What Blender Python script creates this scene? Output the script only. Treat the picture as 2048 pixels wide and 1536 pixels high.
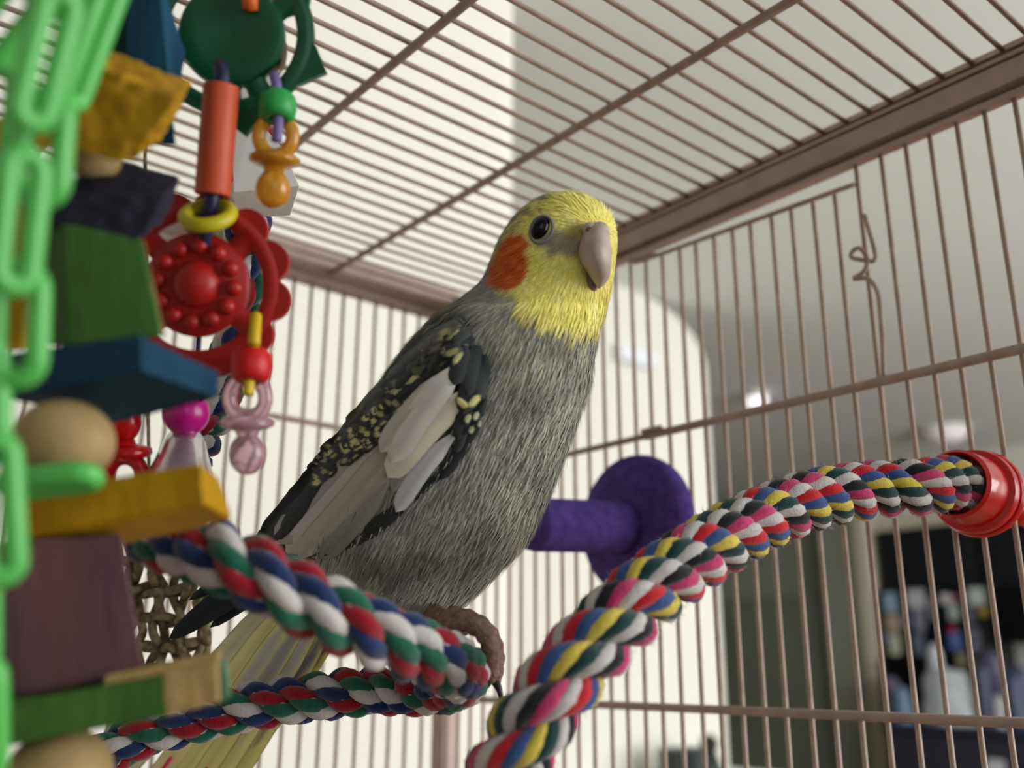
import bpy, math, random
import numpy as np
from mathutils import Vector, Matrix, noise
from mathutils.bvhtree import BVHTree
random.seed(7); rng = np.random.default_rng(7)
for o in list(bpy.data.objects): bpy.data.objects.remove(o)
scn = bpy.context.scene; col = scn.collection
# ------------------------------------------------------------------ camera
F = 1918.74                                    # focal length in pixels of the 2048 frame
Z0 = 1340.0                                    # cage datum above the room floor (mm)
CAM = np.array([-403.74, -553.92, 7.67 + Z0])
EUL = [math.radians(a) for a in (106.4941, -0.2323, -40.156)]
cam_d = bpy.data.cameras.new('camera'); cam = bpy.data.objects.new('camera', cam_d); col.objects.link(cam)
cam.location = CAM / 1000; cam.rotation_euler = EUL
cam_d.sensor_width = 36; cam_d.lens = F / 2048 * 36; cam_d.clip_start = 0.01; cam_d.clip_end = 100
cam_d.dof.use_dof = True; cam_d.dof.focus_distance = 0.342; cam_d.dof.aperture_fstop = 7.0
scn.camera = cam
# ------------------------------------------------------------------ light and exposure
scn.view_settings.view_transform = 'Standard'; scn.view_settings.look = 'None'
scn.view_settings.gamma = 1; scn.view_settings.use_curve_mapping = False
scn.view_settings.exposure = 0.0
wd = bpy.data.worlds.new('sky'); scn.world = wd; wd.use_nodes = True
bg = wd.node_tree.nodes['Background']; bg.inputs[0].default_value = (0.80, 0.90, 1.0, 1); bg.inputs[1].default_value = 1.6
def area(name, loc, target, sx, sy, power, c):
    l = bpy.data.lights.new(name, 'AREA'); l.shape = 'RECTANGLE'; l.size = sx; l.size_y = sy; l.energy = power; l.color = c
    o = bpy.data.objects.new(name, l); col.objects.link(o); o.location = loc
    o.rotation_euler = (Vector(target) - Vector(loc)).to_track_quat('-Z', 'Y').to_euler(); return o
# daylight from the windows to the right of and behind the photographer, set in the window openings
area('window_rear_offscreen', (1.55, -2.37, 1.60), (1.55, 1.0, 1.60), 2.2, 1.4, 82, (1.0, 0.985, 0.95))
area('kitchen_window_offscreen', (3.75, -2.37, 1.60), (3.75, 1.0, 1.60), 1.3, 1.4, 60, (0.93, 0.96, 1.0))
# ------------------------------------------------------------------ helpers
EM = np.array(Matrix.Rotation(EUL[2], 3, 'Z') @ Matrix.Rotation(EUL[1], 3, 'Y') @ Matrix.Rotation(EUL[0], 3, 'X'))
CR, CU, CF = EM[:, 0], EM[:, 1], -EM[:, 2]
def ray(x, y): return CR * ((x - 1024) / F) - CU * ((y - 768) / F) + CF
def P(x, y, Z): return (CAM + ray(x, y) * Z) / 1000          # pixel + depth in mm -> metres
def hit(x, y, ax, val):                                       # pixel ray meets the plane axis = val (mm)
    d = ray(x, y); return (CAM + d * ((val - CAM[ax]) / d[ax])) / 1000
def topx(p):                                                  # metres -> pixel, depth mm (arrays)
    q = np.atleast_2d(p) * 1000 - CAM; z = q @ CF
    return 1024 + F * (q @ CR) / z, 768 - F * (q @ CU) / z, z
def W(x, y, z): return np.array([x, y, z + Z0]) / 1000        # cage millimetres -> metres
def lin(c):
    return tuple(((v / 255) / 12.92 if v / 255 <= .04045 else ((v / 255 + .055) / 1.055) ** 2.4) for v in c)
MATS = {}
def mat(name, c, rough=.6, c2=None, scale=30, bump=0, bscale=200, metal=0, trans=0, sss=0, emit=0, stretch=None, spec=.5, attr=None, sheen=0, ior=1.45, clear=0):
    if name in MATS: return MATS[name]
    m = bpy.data.materials.new(name); m.use_nodes = True; nt = m.node_tree; n = nt.nodes; L = nt.links
    b = n['Principled BSDF']; b.inputs['Roughness'].default_value = rough; b.inputs['Metallic'].default_value = metal
    b.inputs['Base Color'].default_value = (*lin(c), 1); b.inputs['Transmission Weight'].default_value = trans
    b.inputs['Specular IOR Level'].default_value = spec; b.inputs['IOR'].default_value = ior
    b.inputs['Coat Weight'].default_value = clear
    if sss:
        b.inputs['Subsurface Weight'].default_value = sss; b.inputs['Subsurface Radius'].default_value = (.004, .003, .002); b.inputs['Subsurface Scale'].default_value = .5
    if sheen: b.inputs['Sheen Weight'].default_value = sheen
    if emit: b.inputs['Emission Color'].default_value = (*lin(c), 1); b.inputs['Emission Strength'].default_value = emit
    tc = n.new('ShaderNodeTexCoord'); src = tc.outputs['Object']
    if stretch:
        mp = n.new('ShaderNodeMapping'); L.new(src, mp.inputs[0]); mp.inputs['Scale'].default_value = stretch; src = mp.outputs[0]
    if attr:
        at = n.new('ShaderNodeAttribute'); at.attribute_name = attr; L.new(at.outputs['Color'], b.inputs['Base Color'])
    if c2:
        t = n.new('ShaderNodeTexNoise'); t.inputs['Scale'].default_value = scale; t.inputs['Detail'].default_value = 6; L.new(src, t.inputs['Vector'])
        r = n.new('ShaderNodeValToRGB'); r.color_ramp.elements[0].position = .35; r.color_ramp.elements[1].position = .68
        r.color_ramp.elements[0].color = (*lin(c), 1); r.color_ramp.elements[1].color = (*lin(c2), 1)
        L.new(t.outputs[0], r.inputs[0]); L.new(r.outputs[0], b.inputs['Base Color'])
    if bump:
        t = n.new('ShaderNodeTexNoise'); t.inputs['Scale'].default_value = bscale; t.inputs['Detail'].default_value = 5; L.new(src, t.inputs['Vector'])
        bp = n.new('ShaderNodeBump'); bp.inputs['Strength'].default_value = bump; bp.inputs['Distance'].default_value = .001
        L.new(t.outputs[0], bp.inputs['Height']); L.new(bp.outputs[0], b.inputs['Normal'])
    MATS[name] = m; return m
def thing(name, label, cat, loc, group=None):
    o = bpy.data.objects.new(name, None); o.empty_display_size = .02; col.objects.link(o); o.location = loc
    o['label'] = label; o['category'] = cat
    if group: o['group'] = group
    return o
def base_of(o):
    v = Vector((0, 0, 0))
    while o: v = v + o.location; o = o.parent
    return np.array(v)
def build(name, V, Fc, m, parent=None, smooth=True, colors=None, label=None, cat=None, group=None, kind=None, loc=None, angle=None):
    V = np.asarray(V, float); b = base_of(parent) if parent else np.zeros(3)
    me = bpy.data.meshes.new(name)
    org = np.zeros(3)
    if parent is None and loc is not None: org = np.asarray(loc, float)
    me.from_pydata((V - b - org).tolist(), [], [list(map(int, f)) for f in Fc])
    me.materials.append(m)
    if smooth:
        me.polygons.foreach_set('use_smooth', [True] * len(me.polygons))
        if angle: me.set_sharp_from_angle(angle=math.radians(angle))
    if colors is not None:
        a = me.color_attributes.new('Col', 'FLOAT_COLOR', 'POINT')
        c = np.ones((len(V), 4)); c[:, :3] = colors; a.data.foreach_set('color', c.ravel())
    me.update()
    o = bpy.data.objects.new(name, me); col.objects.link(o); o.location = org
    if parent: o.parent = parent
    if label: o['label'] = label
    if cat: o['category'] = cat
    if group: o['group'] = group
    if kind: o['kind'] = kind
    return o
def merge(*parts):
    V, Fc, n = [], [], 0
    for v, f in parts:
        V.append(np.asarray(v, float)); Fc += [[i + n for i in q] for q in f]; n += len(v)
    return np.concatenate(V), Fc
def spline(pts, n):
    p = np.asarray(pts, float); k = len(p)
    if k < 3:
        t = np.linspace(0, 1, n)[:, None]; return p[0] * (1 - t) + p[-1] * t
    e = np.vstack([2 * p[0] - p[1], p, 2 * p[-1] - p[-2]]); out = []
    for s in np.linspace(0, k - 1, n):
        i = min(int(s), k - 2); t = s - i; a, b, c, d = e[i:i + 4]
        out.append(.5 * (2 * b + (c - a) * t + (2 * a - 5 * b + 4 * c - d) * t * t + (3 * b - a - 3 * c + d) * t ** 3))
    return np.array(out)
def resample(p, step):
    s = np.concatenate([[0], np.cumsum(np.linalg.norm(np.diff(p, axis=0), axis=1))]); n = max(3, int(s[-1] / step) + 1)
    t = np.linspace(0, s[-1], n); return np.stack([np.interp(t, s, p[:, i]) for i in range(p.shape[1])], 1), t
def frames(p, up=None):
    T = np.gradient(p[:, :3], axis=0); T /= np.linalg.norm(T, axis=1)[:, None] + 1e-12
    u = np.array([0, 0, 1.]) if up is None else np.asarray(up, float)
    if abs(T[0] @ u) > .95: u = np.array([1., 0, 0])
    N = np.zeros_like(T); N[0] = u - (u @ T[0]) * T[0]; N[0] /= np.linalg.norm(N[0])
    for i in range(1, len(p)):
        v = N[i - 1] - (N[i - 1] @ T[i]) * T[i]; N[i] = v / np.linalg.norm(v)
    return T, N, np.cross(T, N)
def tube(p, r, k=8, closed=False, cap=True):
    p = np.asarray(p, float); n = len(p); r = np.broadcast_to(r, (n,)).astype(float)
    if closed:
        T = np.roll(p, -1, 0) - np.roll(p, 1, 0); T /= np.linalg.norm(T, axis=1)[:, None]
        nn = np.cross(p - p.mean(0), T).sum(0); nn /= np.linalg.norm(nn) + 1e-12; N = np.tile(nn, (n, 1)); B = np.cross(T, N)
    else: T, N, B = frames(p)
    a = np.arange(k) * 2 * math.pi / k
    V = (p[:, None] + r[:, None, None] * (np.cos(a)[None, :, None] * N[:, None] + np.sin(a)[None, :, None] * B[:, None])).reshape(-1, 3)
    Fc = []
    for i in range(n if closed else n - 1):
        j = (i + 1) % n
        for q in range(k): Fc.append([i * k + q, i * k + (q + 1) % k, j * k + (q + 1) % k, j * k + q])
    if not closed and cap:
        Fc.append(list(range(k))[::-1]); Fc.append([(n - 1) * k + q for q in range(k)])
    return V, Fc
def lathe(prof, org, axis, k=28, up=None):                     # prof: (radius, height) pairs
    axis = np.asarray(axis, float); axis /= np.linalg.norm(axis); u = np.array([0, 0, 1.]) if abs(axis[2]) < .9 else np.array([1., 0, 0])
    N = np.cross(axis, u); N /= np.linalg.norm(N); B = np.cross(axis, N); a = np.arange(k) * 2 * math.pi / k; V, Fc = [], []
    for r, h in prof:
        V += [np.asarray(org) + axis * h + r * (math.cos(t) * N + math.sin(t) * B) for t in a]
    for i in range(len(prof) - 1):
        for q in range(k): Fc.append([i * k + q, i * k + (q + 1) % k, (i + 1) * k + (q + 1) % k, (i + 1) * k + q])
    if prof[0][0] > 1e-6: Fc.append(list(range(k))[::-1])
    if prof[-1][0] > 1e-6: Fc.append([(len(prof) - 1) * k + q for q in range(k)])
    return V, Fc
def lathe_open(prof, org, axis, k=28):
    V, Fc = lathe(prof, org, axis, k); n = len(prof)
    Fc = Fc[:(n - 1) * k]
    for q in range(k): Fc.append([(n - 1) * k + q, (n - 1) * k + (q + 1) % k, (q + 1) % k, q])
    return V, Fc
def ellipsoid(c, ax, k=24, m=14):                              # ax: three axis vectors
    V, Fc = [], []; c = np.asarray(c)
    for i in range(m + 1):
        t = math.pi * i / m
        for q in range(k):
            a = 2 * math.pi * q / k; V.append(c + ax[0] * math.sin(t) * math.cos(a) + ax[1] * math.sin(t) * math.sin(a) + ax[2] * math.cos(t))
    for i in range(m):
        for q in range(k): Fc.append([i * k + q, (i + 1) * k + q, (i + 1) * k + (q + 1) % k, i * k + (q + 1) % k])
    return V, Fc
def box(a, b):
    x0, y0, z0 = a; x1, y1, z1 = b
    V = [(x0, y0, z0), (x1, y0, z0), (x1, y1, z0), (x0, y1, z0), (x0, y0, z1), (x1, y0, z1), (x1, y1, z1), (x0, y1, z1)]
    return V, [[0, 3, 2, 1], [4, 5, 6, 7], [0, 1, 5, 4], [1, 2, 6, 5], [2, 3, 7, 6], [3, 0, 4, 7]]
def hexa(c8):                                                  # 4 front + 4 back corners (TL TR BR BL)
    return [np.asarray(c) for c in c8], [[0, 3, 2, 1], [4, 5, 6, 7], [0, 1, 5, 4], [1, 2, 6, 5], [2, 3, 7, 6], [3, 0, 4, 7]]
def bevel(o, w, seg=2):
    m = o.modifiers.new('bevel', 'BEVEL'); m.width = w; m.segments = seg; m.limit_method = 'ANGLE'; return o
# ------------------------------------------------------------------ room shell (mm in cage axes)
M_wall = mat('painted_wall', (226, 224, 214), .8, bump=.12, bscale=260)
M_ceil = mat('ceiling_paint', (216, 220, 218), .9, bump=.15, bscale=180)
M_floor = mat('floor_boards', (150, 118, 88), .5, (120, 90, 64), 8, stretch=(1, 12, 1))
M_grey = mat('grey_green_paint', (150, 154, 142), .7)
FL, CE = -Z0, 1100
def slab(name, a, b, m, kind='structure'):
    return build(name, *box(W(*a), W(*b)), m, smooth=False, kind=kind)
slab('floor', (-2250, -2250, FL - 40), (5700, 4300, FL), M_floor)
slab('ceiling', (-2250, -2250, CE), (5700, 4300, CE + 60), M_ceil)
xe = hit(1042, 200, 1, 450)[0] * 1000
rb = 55
pl_ = [(-2250, 450)] + [(xe + 12 - rb + rb * math.sin(a), 450 + rb - rb * math.cos(a)) for a in np.linspace(0, math.pi / 2, 10)] + [(xe + 12, 560), (-2250, 560)]
nl = len(pl_)
build('wall_left', [W(x, y, FL) for x, y in pl_] + [W(x, y, CE) for x, y in pl_], [list(range(nl))[::-1], [nl + i for i in range(nl)]] + [[i, (i + 1) % nl, nl + (i + 1) % nl, nl + i] for i in range(nl)], M_wall, kind='structure', angle=40)
slab('wall_side', (-2360, -2250, FL), (-2250, 4300, CE), M_wall)
# back wall with a rounded top corner where it ends at the hall
xb = hit(1428, 1000, 1, 1270)[0] * 1000
pr = [(xe - 400, FL), (xb, FL)] + [(xb - 330 + 330 * math.cos(a), CE - 190 + 190 * math.sin(a)) for a in np.linspace(0, math.pi / 2, 12)] + [(xe - 400, CE)]
n = len(pr); Vb = [W(x, 1270, z) for x, z in pr] + [W(x, 1390, z) for x, z in pr]
build('wall_back', Vb, [list(range(n))[::-1], [n + i for i in range(n)]] + [[i, (i + 1) % n, n + (i + 1) % n, n + i] for i in range(n)], M_wall, smooth=False, kind='structure')
XK = 4600
slab('wall_hall', (-2250, 4200, FL), (5700, 4300, CE), M_grey)
slab('wall_kitchen', (XK + 620, -2250, FL), (XK + 720, 4300, CE), M_wall)
def kz(px, py, X=XK): return hit(px, py, 0, X) * 1000 - np.array([0, 0, Z0])
ya = kz(1748, 1200)[1]; yb = kz(1648, 1200)[1]; yc = kz(1450, 1200)[1]
M_pale = mat('pale_trim', (212, 206, 184), .7)
slab('wall_stub', (XK, ya + 70, FL), (XK + 620, yb, CE), M_grey)
slab('trim_1', (XK - 25, ya, FL), (XK + 620, ya + 75, CE), M_pale)
M_door = mat('door_paint', (124, 130, 116), .6)
dr = slab('door_1', (XK + 60, yb + 20, FL), (XK + 110, yb + 820, 420), M_door)
build('door_panel', *box(W(XK + 48, yb + 120, -300), W(XK + 60, yb + 690, 330)), M_door, dr, smooth=False)
slab('trim_2', (XK + 30, yb - 2, FL), (XK + 130, yb + 22, 480), M_grey)
slab('wall_hall_side', (XK + 110, yb + 20, FL), (XK + 620, 4300, CE), M_grey)
# rear wall with two window openings behind the photographer
for nm, x0, x1, z0, z1 in (('wall_rear', -2250, -1800, FL, CE), ('wall_rear', -500, 450, FL, CE), ('wall_rear', 2650, 3100, FL, CE), ('wall_rear', 4400, 5700, FL, CE), ('wall_rear', 3100, 4400, FL, -440), ('wall_rear', 3100, 4400, 960, CE), ('wall_rear', -1800, -500, FL, -440), ('wall_rear', -1800, -500, 960, CE), ('wall_rear', 450, 2650, FL, -440), ('wall_rear', 450, 2650, 960, CE)):
    slab(nm, (x0, -2360, z0), (x1, -2250, z1), M_wall)
M_frame = mat('white_frame', (235, 235, 232), .5)
for i, (x0, x1) in enumerate(((-1800, -500), (450, 2650), (3100, 4400))):  # first opening is an added, unseen window that lets in extra sky light
    parts = [box(W(x0, -2340, -440), W(x0 + 50, -2280, 960)), box(W(x1 - 50, -2340, -440), W(x1, -2280, 960)), box(W(x0, -2340, -440), W(x1, -2280, -390)), box(W(x0, -2340, 910), W(x1, -2280, 960)), box(W((x0 + x1) / 2 - 20, -2340, -440), W((x0 + x1) / 2 + 20, -2280, 960))]
    build(f'window_{i + 1}', *merge(*parts), M_frame, smooth=False, kind='structure')
# ------------------------------------------------------------------ bird cage
M_cage = mat('cage_paint', (172, 150, 136), .42, (148, 128, 114), 90, bump=.25, bscale=900, spec=.4)
M_rail = mat('rail_paint', (182, 156, 146), .45, (168, 144, 134), 60, bump=.2, bscale=900, spec=.35)
cage = thing('birdcage', 'beige pink wire birdcage enclosing the cockatiel, ropes and hanging toys', 'birdcage', W(0, 0, FL))
def wiremesh(name, L, r, k=8):
    me = bpy.data.meshes.new(name); V, Fc = tube([(0, 0, -L / 2), (0, 0, 0), (0, 0, L / 2)], r, k); me.from_pydata([tuple(v) for v in V], [], Fc)
    me.materials.append(M_cage); me.polygons.foreach_set('use_smooth', [True] * len(me.polygons)); return me
cb = base_of(cage); WM = {}
def wire(a, b, r, name='wire'):
    a, b = W(*a), W(*b); L = round(float(np.linalg.norm(b - a)), 4); key = (L, r)
    if key not in WM: WM[key] = wiremesh(name, L, r / 1000)
    o = bpy.data.objects.new(name, WM[key]); col.objects.link(o); o.parent = cage
    o.location = (a + b) / 2 - cb; o.rotation_mode = 'QUATERNION'; o.rotation_quaternion = Vector(b - a).to_track_quat('Z', 'Y'); return o
LOW = -430; RW = 1.22
jit = lambda s=.7: random.uniform(-s, s)
for i in range(-12, 25):                                       # right wall, wires 12.7 mm apart
    y = -160.65 - i * 12.7; yj = y + jit(); top = 250
    if -336 < y < -196: top = 242.5 - (-200 - y) / 137 * 6.3 + .6
    wire((0, yj, LOW), (0, yj + jit(.4), top), RW)
for j in range(-37, 11):                                       # far wall
    x = -129.22 + j * 12.7 + jit(.5)
    if x < -8: wire((x, 0, LOW), (x + jit(.4), 0, 264), 1.25)
for j in range(-5, 32):                                        # roof wires
    y = -413.4 + j * 12.7 + jit(.6)
    wire((-600, y, 270.3), (-4, y + jit(.5), 270.3), 1.22)
for x in (-505, -405.5, -305.5, -205.5, -106.1): wire((x, -470, 267.4), (x, -2, 267.4), 2.1, 'crossbar')
def zbar(z0, r, name, xx=-2.6): wire((xx, -470, z0), (xx, -4, z0), r, name)
wire((-2.8, -468, 134.4), (-2.8, -196, 134.4), 2.35, 'crossbar'); wire((-2.8, -206, 134.6), (-2.8, -4, 134.4), 1.9, 'crossbar')
wire((-2.8, -470, -11.7), (-2.8, -4, -11.7), 2.1, 'crossbar')
wire((-600, -2.6, 161.2), (-4, -2.6, 161.2), 2.0, 'crossbar'); wire((-600, -2.6, -60), (-4, -2.6, -60), 2.0, 'crossbar')
wire((-2, -196, 242.6), (-2, -337.4, 236.4), 1.35, 'door_top_wire'); wire((-4, -193, 243), (-4, -209, 242.2), 2.3, 'hinge_clip'); wire((-5.5, -196, 136.6), (-5.5, -210, 136.6), 1.7, 'hinge_clip')
hk = [(340, 0), (385, 150), (425, 300), (415, 348), (390, 356), (330, 347), (242, 325), (255, 275), (300, 255), (345, 300), (365, 370), (330, 440), (258, 490), (350, 485), (410, 530), (450, 620), (468, 800), (482, 1000), (488, 1255)]
hp = [hit(1640 + a / 3.84, 430 + b / 3.84, 0, -3.4 - (1.5 if 4 < i < 13 else 0)) for i, (a, b) in enumerate(hk)]
build('door_latch', *tube(spline(hp, 80), .00115, 8), M_cage, cage)
# profiled rails along the roof edges
def rail(prof, along, a, b, name):
    n = len(prof)
    if along == 'y': V = [W(u, a, z) for u, z in prof] + [W(u, b, z) for u, z in prof]
    else: V = [W(a, u, z) for u, z in prof] + [W(b, u, z) for u, z in prof]
    Fc = [[i, (i + 1) % n, n + (i + 1) % n, n + i] for i in range(n)] + [list(range(n)), [n + i for i in range(n)][::-1]]
    return build(name, V, Fc, M_rail, cage, angle=40)
rail([(-3.6, 247.2), (-3.6, 249.4), (1, 249.6), (1, 252.7), (-4.8, 253.2), (-4.8, 263.6), (0, 264), (0, 265.3), (-4.6, 265.5), (-4.6, 267.5), (0, 267.8), (0, 269.3), (-4.2, 269.6), (-4, 272.4), (2, 273), (2, 247.2)], 'y', -476, 4, 'roof_rail')
rail([(-2, 258.5), (-4, 259.5), (-4, 262), (-2.5, 262.5), (-2.5, 264), (-7, 266), (-9.5, 270), (-9.5, 276), (-7, 281.5), (-2, 284), (5, 284), (5, 258.5)], 'x', -604, 4, 'roof_rail')
rail([(-476, 246), (-470, 246), (-470, 273), (-476, 273)], 'x', -604, 4, 'roof_rail')
rail([(-604, 246), (-598, 246), (-598, 273), (-604, 273)], 'y', -476, 4, 'roof_rail')
for x, y, s in ((7, 3, 7.5), (-602, 2, 8), (2, -474, 8), (-602, -474, 8)):
    bevel(build('corner_post', *box(W(x - s, y - s, FL), W(x + s, y + s, 262)), M_rail, cage, smooth=False), .003)
build('tray', *box(W(-604, -476, LOW - 30), W(6, 6, LOW + 4)), M_rail, cage, smooth=False)
# ------------------------------------------------------------------ rope perches
def rope(root, ctrl, R, nstr, cols, pitch, seed, fl=.0019, tw=-1.0, phase=0, step=.0013, cw=1.0):
    pts = np.array([P(x, y, z) for x, y, z in ctrl]); p, s = resample(spline(pts, 300), step)
    T, N, B = frames(p, CF); rc, rs = R * .50, R * .52; ny = len(cols)
    yr = rs * (.43 if ny > 5 else .56); yc = rs - yr; fib = []
    for k in range(nstr):
        a = 2 * math.pi * (s / pitch) + 2 * math.pi * k / nstr + phase
        c = p + rc * (np.cos(a)[:, None] * N + np.sin(a)[:, None] * B)
        st = build('strand', *tube(c, rs * .74, 8), mat('rope_core', (168, 162, 158), .9), root)
        for q, cn in enumerate(cols):
            f = tw * 2 * math.pi * (s / pitch) + 2 * math.pi * q / ny + k * 1.3
            yy = c + yc * (np.cos(f)[:, None] * N + np.sin(f)[:, None] * B)
            V, Fc = tube(yy, yr, 8)
            V = V + rng.normal(0, yr * .028, V.shape)
            build('yarn', V, Fc, MROPE[cn], st); fib.append((V, yy, cn))
    # loose fibres standing off the surface
    for cn in dict.fromkeys(cols):
        FV, FF = [], []
        for V, yy, c2 in fib:
            if c2 != cn: continue
            V = V.reshape(len(p), 8, 3)
            for _ in range(int(len(p) * 1.5 * cw)):
                i = random.randrange(1, len(p) - 1); j = random.randrange(8); b = V[i, j]; out = b - p[i]
                if np.linalg.norm(out) < R * .8: continue
                out = out / np.linalg.norm(out); d = out * random.uniform(.1, .8) + T[i] * random.uniform(-1, 1) + rng.normal(0, .5, 3)
                d /= np.linalg.norm(d); L = random.uniform(.0006, fl); sd = np.cross(d, CF); sd = sd / (np.linalg.norm(sd) + 1e-9) * .00006
                n0 = len(FV); m2 = b + d * L * .6 + out * L * .15
                FV += [b - sd, b + sd, m2 + sd * .7, m2 - sd * .7, b + d * L]; FF += [[n0, n0 + 1, n0 + 2, n0 + 3], [n0 + 3, n0 + 2, n0 + 4]]
        if FV: build('fuzz', FV, FF, MROPE[cn], root, kind='stuff')
    return p
MROPE = {}
for nme, c, c2 in (('pink', (196, 62, 112), (176, 48, 96)), ('white', (200, 194, 191), (182, 177, 175)), ('red', (196, 30, 42), (172, 20, 34)), ('blue', (56, 84, 140), (44, 70, 120)), ('yellow', (212, 192, 84), (196, 174, 66)), ('dark_green', (22, 62, 62), (16, 50, 50)), ('black', (24, 28, 34), (18, 22, 28)),
                   ('teal_green', (30, 98, 78), (22, 82, 64)), ('navy', (30, 50, 96), (22, 40, 80)), ('crimson', (152, 20, 36), (130, 14, 28))):
    MROPE[nme] = mat('cotton_' + nme, c, .95, c2, 900, bump=.5, bscale=2600, stretch=(1, 1, .25), sheen=.3, spec=.2)
perch = thing('rope_perch', 'pink, yellow and black striped cotton rope perch ending in a red plastic cap', 'perch', P(1960, 985, 385))
cc = hit(1952, 985, 0, -6)
axc = np.array([-1.0, -.04, .06]); axc /= np.linalg.norm(axc)
ctrl1 = [tuple(float(v[0]) for v in topx(cc + axc * t)) for t in (.002, .012, .022)] + [(1835, 975, 364), (1752, 979, 359), (1643, 995, 345), (1535, 1033, 326), (1443, 1082, 308), (1351, 1141, 290), (1265, 1212, 275), (1200, 1277, 266), (1140, 1340, 260), (1086, 1412, 256), (1040, 1485, 255), (1005, 1560, 256), (960, 1700, 262), (930, 1900, 275)]
rope(perch, ctrl1, .0111, 3, ['black', 'white', 'dark_green', 'yellow', 'blue', 'red', 'white', 'pink'], .0385, 1, fl=.0028, tw=-1.2, phase=.6, cw=2.2)
M_redp = mat('red_plastic', (190, 12, 16), .3, spec=.5, clear=.2)
build('end_cap', *lathe_open([(.0118, .019), (.0128, .0205), (.0140, .0190), (.0146, .006), (.0150, .0045), (.0170, .004), (.0174, .003), (.0174, .0005), (.0168, -.0005), (.0118, -.0008)], cc, axc, 40), M_redp, perch, angle=35)
build('cap_washer', *lathe([(.0176, -.0008), (.0182, -.0018), (.0182, -.0034), (.0174, -.0044)], cc, axc, 40), M_redp, perch, angle=35)
wn = []
for r, h in ((.0150, -.0085), (.0150, -.0130), (.0110, -.0190), (.006, -.021)): wn.append((r, h))
build('wing_nut', *lathe(wn, cc, axc, 30), M_redp, perch, angle=35)
nv = [lathe([(.0035, -.012), (.0045, -.016), (.0045, -.030), (.003, -.034)], cc + s * np.array([0, .8, .6]) * .012, axc, 12) for s in (-1, 1)]
build('nut_wing', *merge(*nv), M_redp, perch)
rope2 = thing('rope_swing', 'looped red, white, blue and green cotton rope the cockatiel stands on', 'rope', P(940, 1350, 300))
ctrl2 = [(505, -120, 378), (503, 60, 378), (500, 250, 376), (496, 430, 374), (492, 560, 374), (470, 690, 376), (430, 810, 372), (375, 920, 350), (320, 1000, 310), (310, 1065, 268), (390, 1095, 246), (490, 1135, 238), (590, 1190, 238), (690, 1240, 243), (790, 1285, 252), (875, 1318, 268), (922, 1345, 294), (905, 1370, 322), (830, 1380, 342), (740, 1380, 350), (620, 1395, 352), (500, 1412, 352), (380, 1440, 350), (270, 1473, 348), (190, 1530, 345), (120, 1640, 345), (70, 1800, 345)]
rope(rope2, ctrl2, .0092, 3, ['navy', 'white', 'teal_green', 'crimson'], .0345, 2, phase=2.0, tw=-1.3, cw=.5)
# ------------------------------------------------------------------ purple grooming perch
M_purple = mat('purple_grit', (88, 68, 138), .95, (70, 52, 116), 160, bump=1.0, bscale=700, spec=.15)
pp = thing('grooming_perch', 'purple gritty grooming perch with a round flange on the wire wall', 'perch', hit(1285, 1070, 0, -3))
oc = hit(1287, 1052, 0, -2); prf = [(.001, .0), (.036, .0), (.0385, .002), (.0392, .006), (.0385, .010), (.036, .013), (.026, .0155), (.0155, .017), (.0138, .020)]
build('flange', *lathe(prf[:-1] + [(.010, .0175)], oc, (-1, -.0, .0), 48), M_purple, pp)
rod = [(.0150, .014), (.0142, .03), (.0138, .05), (.0136, .078), (.0130, .0815), (.009, .083), (.001, .0835)]
build('rod', *lathe(rod, oc + np.array([0, 0, -.001]), (-1, 0.03, -.07), 32), M_purple, pp)
build('bolt', *lathe([(.003, -.012), (.003, .002)], oc, (-1, 0, 0), 12), M_cage, pp)
# ------------------------------------------------------------------ cockatiel
def loft(st, k=64, n=90, expo=2.0, bend=0.0):                   # st rows: Lx Ly Rx Ry Z halfdepth(mm)
    s = spline(st, n); V, Fc = [], []
    a = np.arange(k) * 2 * math.pi / k; ca, sa = np.cos(a), np.sin(a)
    ca = np.sign(ca) * np.abs(ca) ** (2 / expo); sa = np.sign(sa) * np.abs(sa) ** (2 / expo)
    for lx, ly, rx, ry, z, b in s:
        cx, cy, hx, hy = (lx + rx) / 2, (ly + ry) / 2, (rx - lx) / 2, (ry - ly) / 2
        for c, d in zip(ca, sa):
            zz = z + b * d + bend * (c * c if c < 0 else 0)
            V.append(P(cx + hx * c, cy + hy * c, z) + CF * (zz - z) / 1000)
    for i in range(n - 1):
        for q in range(k): Fc.append([i * k + q, (i + 1) * k + q, (i + 1) * k + (q + 1) % k, i * k + (q + 1) % k])
    V = np.array(V); c0 = len(V); V = np.vstack([V, V[:k].mean(0), V[-k:].mean(0)])
    for q in range(k):
        Fc.append([c0, q, (q + 1) % k]); Fc.append([c0 + 1, (n - 1) * k + (q + 1) % k, (n - 1) * k + q])
    return V, Fc
ST = [(1112, 388, 1148, 388, 324, 4), (1070, 402, 1188, 404, 324, 12), (1030, 434, 1221, 437, 324, 16.5), (1001, 476, 1233, 474, 324, 18.5), (983, 518, 1231, 520, 324, 19.5), (964, 560, 1225, 562, 324, 20.5), (926, 595, 1216, 604, 325, 22.5), (872, 636, 1199, 648, 326, 25.5), (817, 692, 1188, 704, 328, 28), (767, 757, 1180, 766, 330, 29.5), (727, 832, 1158, 834, 333, 30), (692, 910, 1131, 908, 336, 30), (664, 990, 1099, 992, 340, 29), (642, 1060, 1058, 1076, 343, 27), (634, 1120, 1000, 1142, 346, 24), (640, 1180, 936, 1202, 348, 20), (660, 1235, 884, 1250, 350, 13), (700, 1262, 820, 1270, 350, 5)]
bird = thing('cockatiel', 'grey cockatiel with yellow face, orange cheek and white wing patches standing on a rope', 'bird', P(940, 1290, 318))
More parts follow.
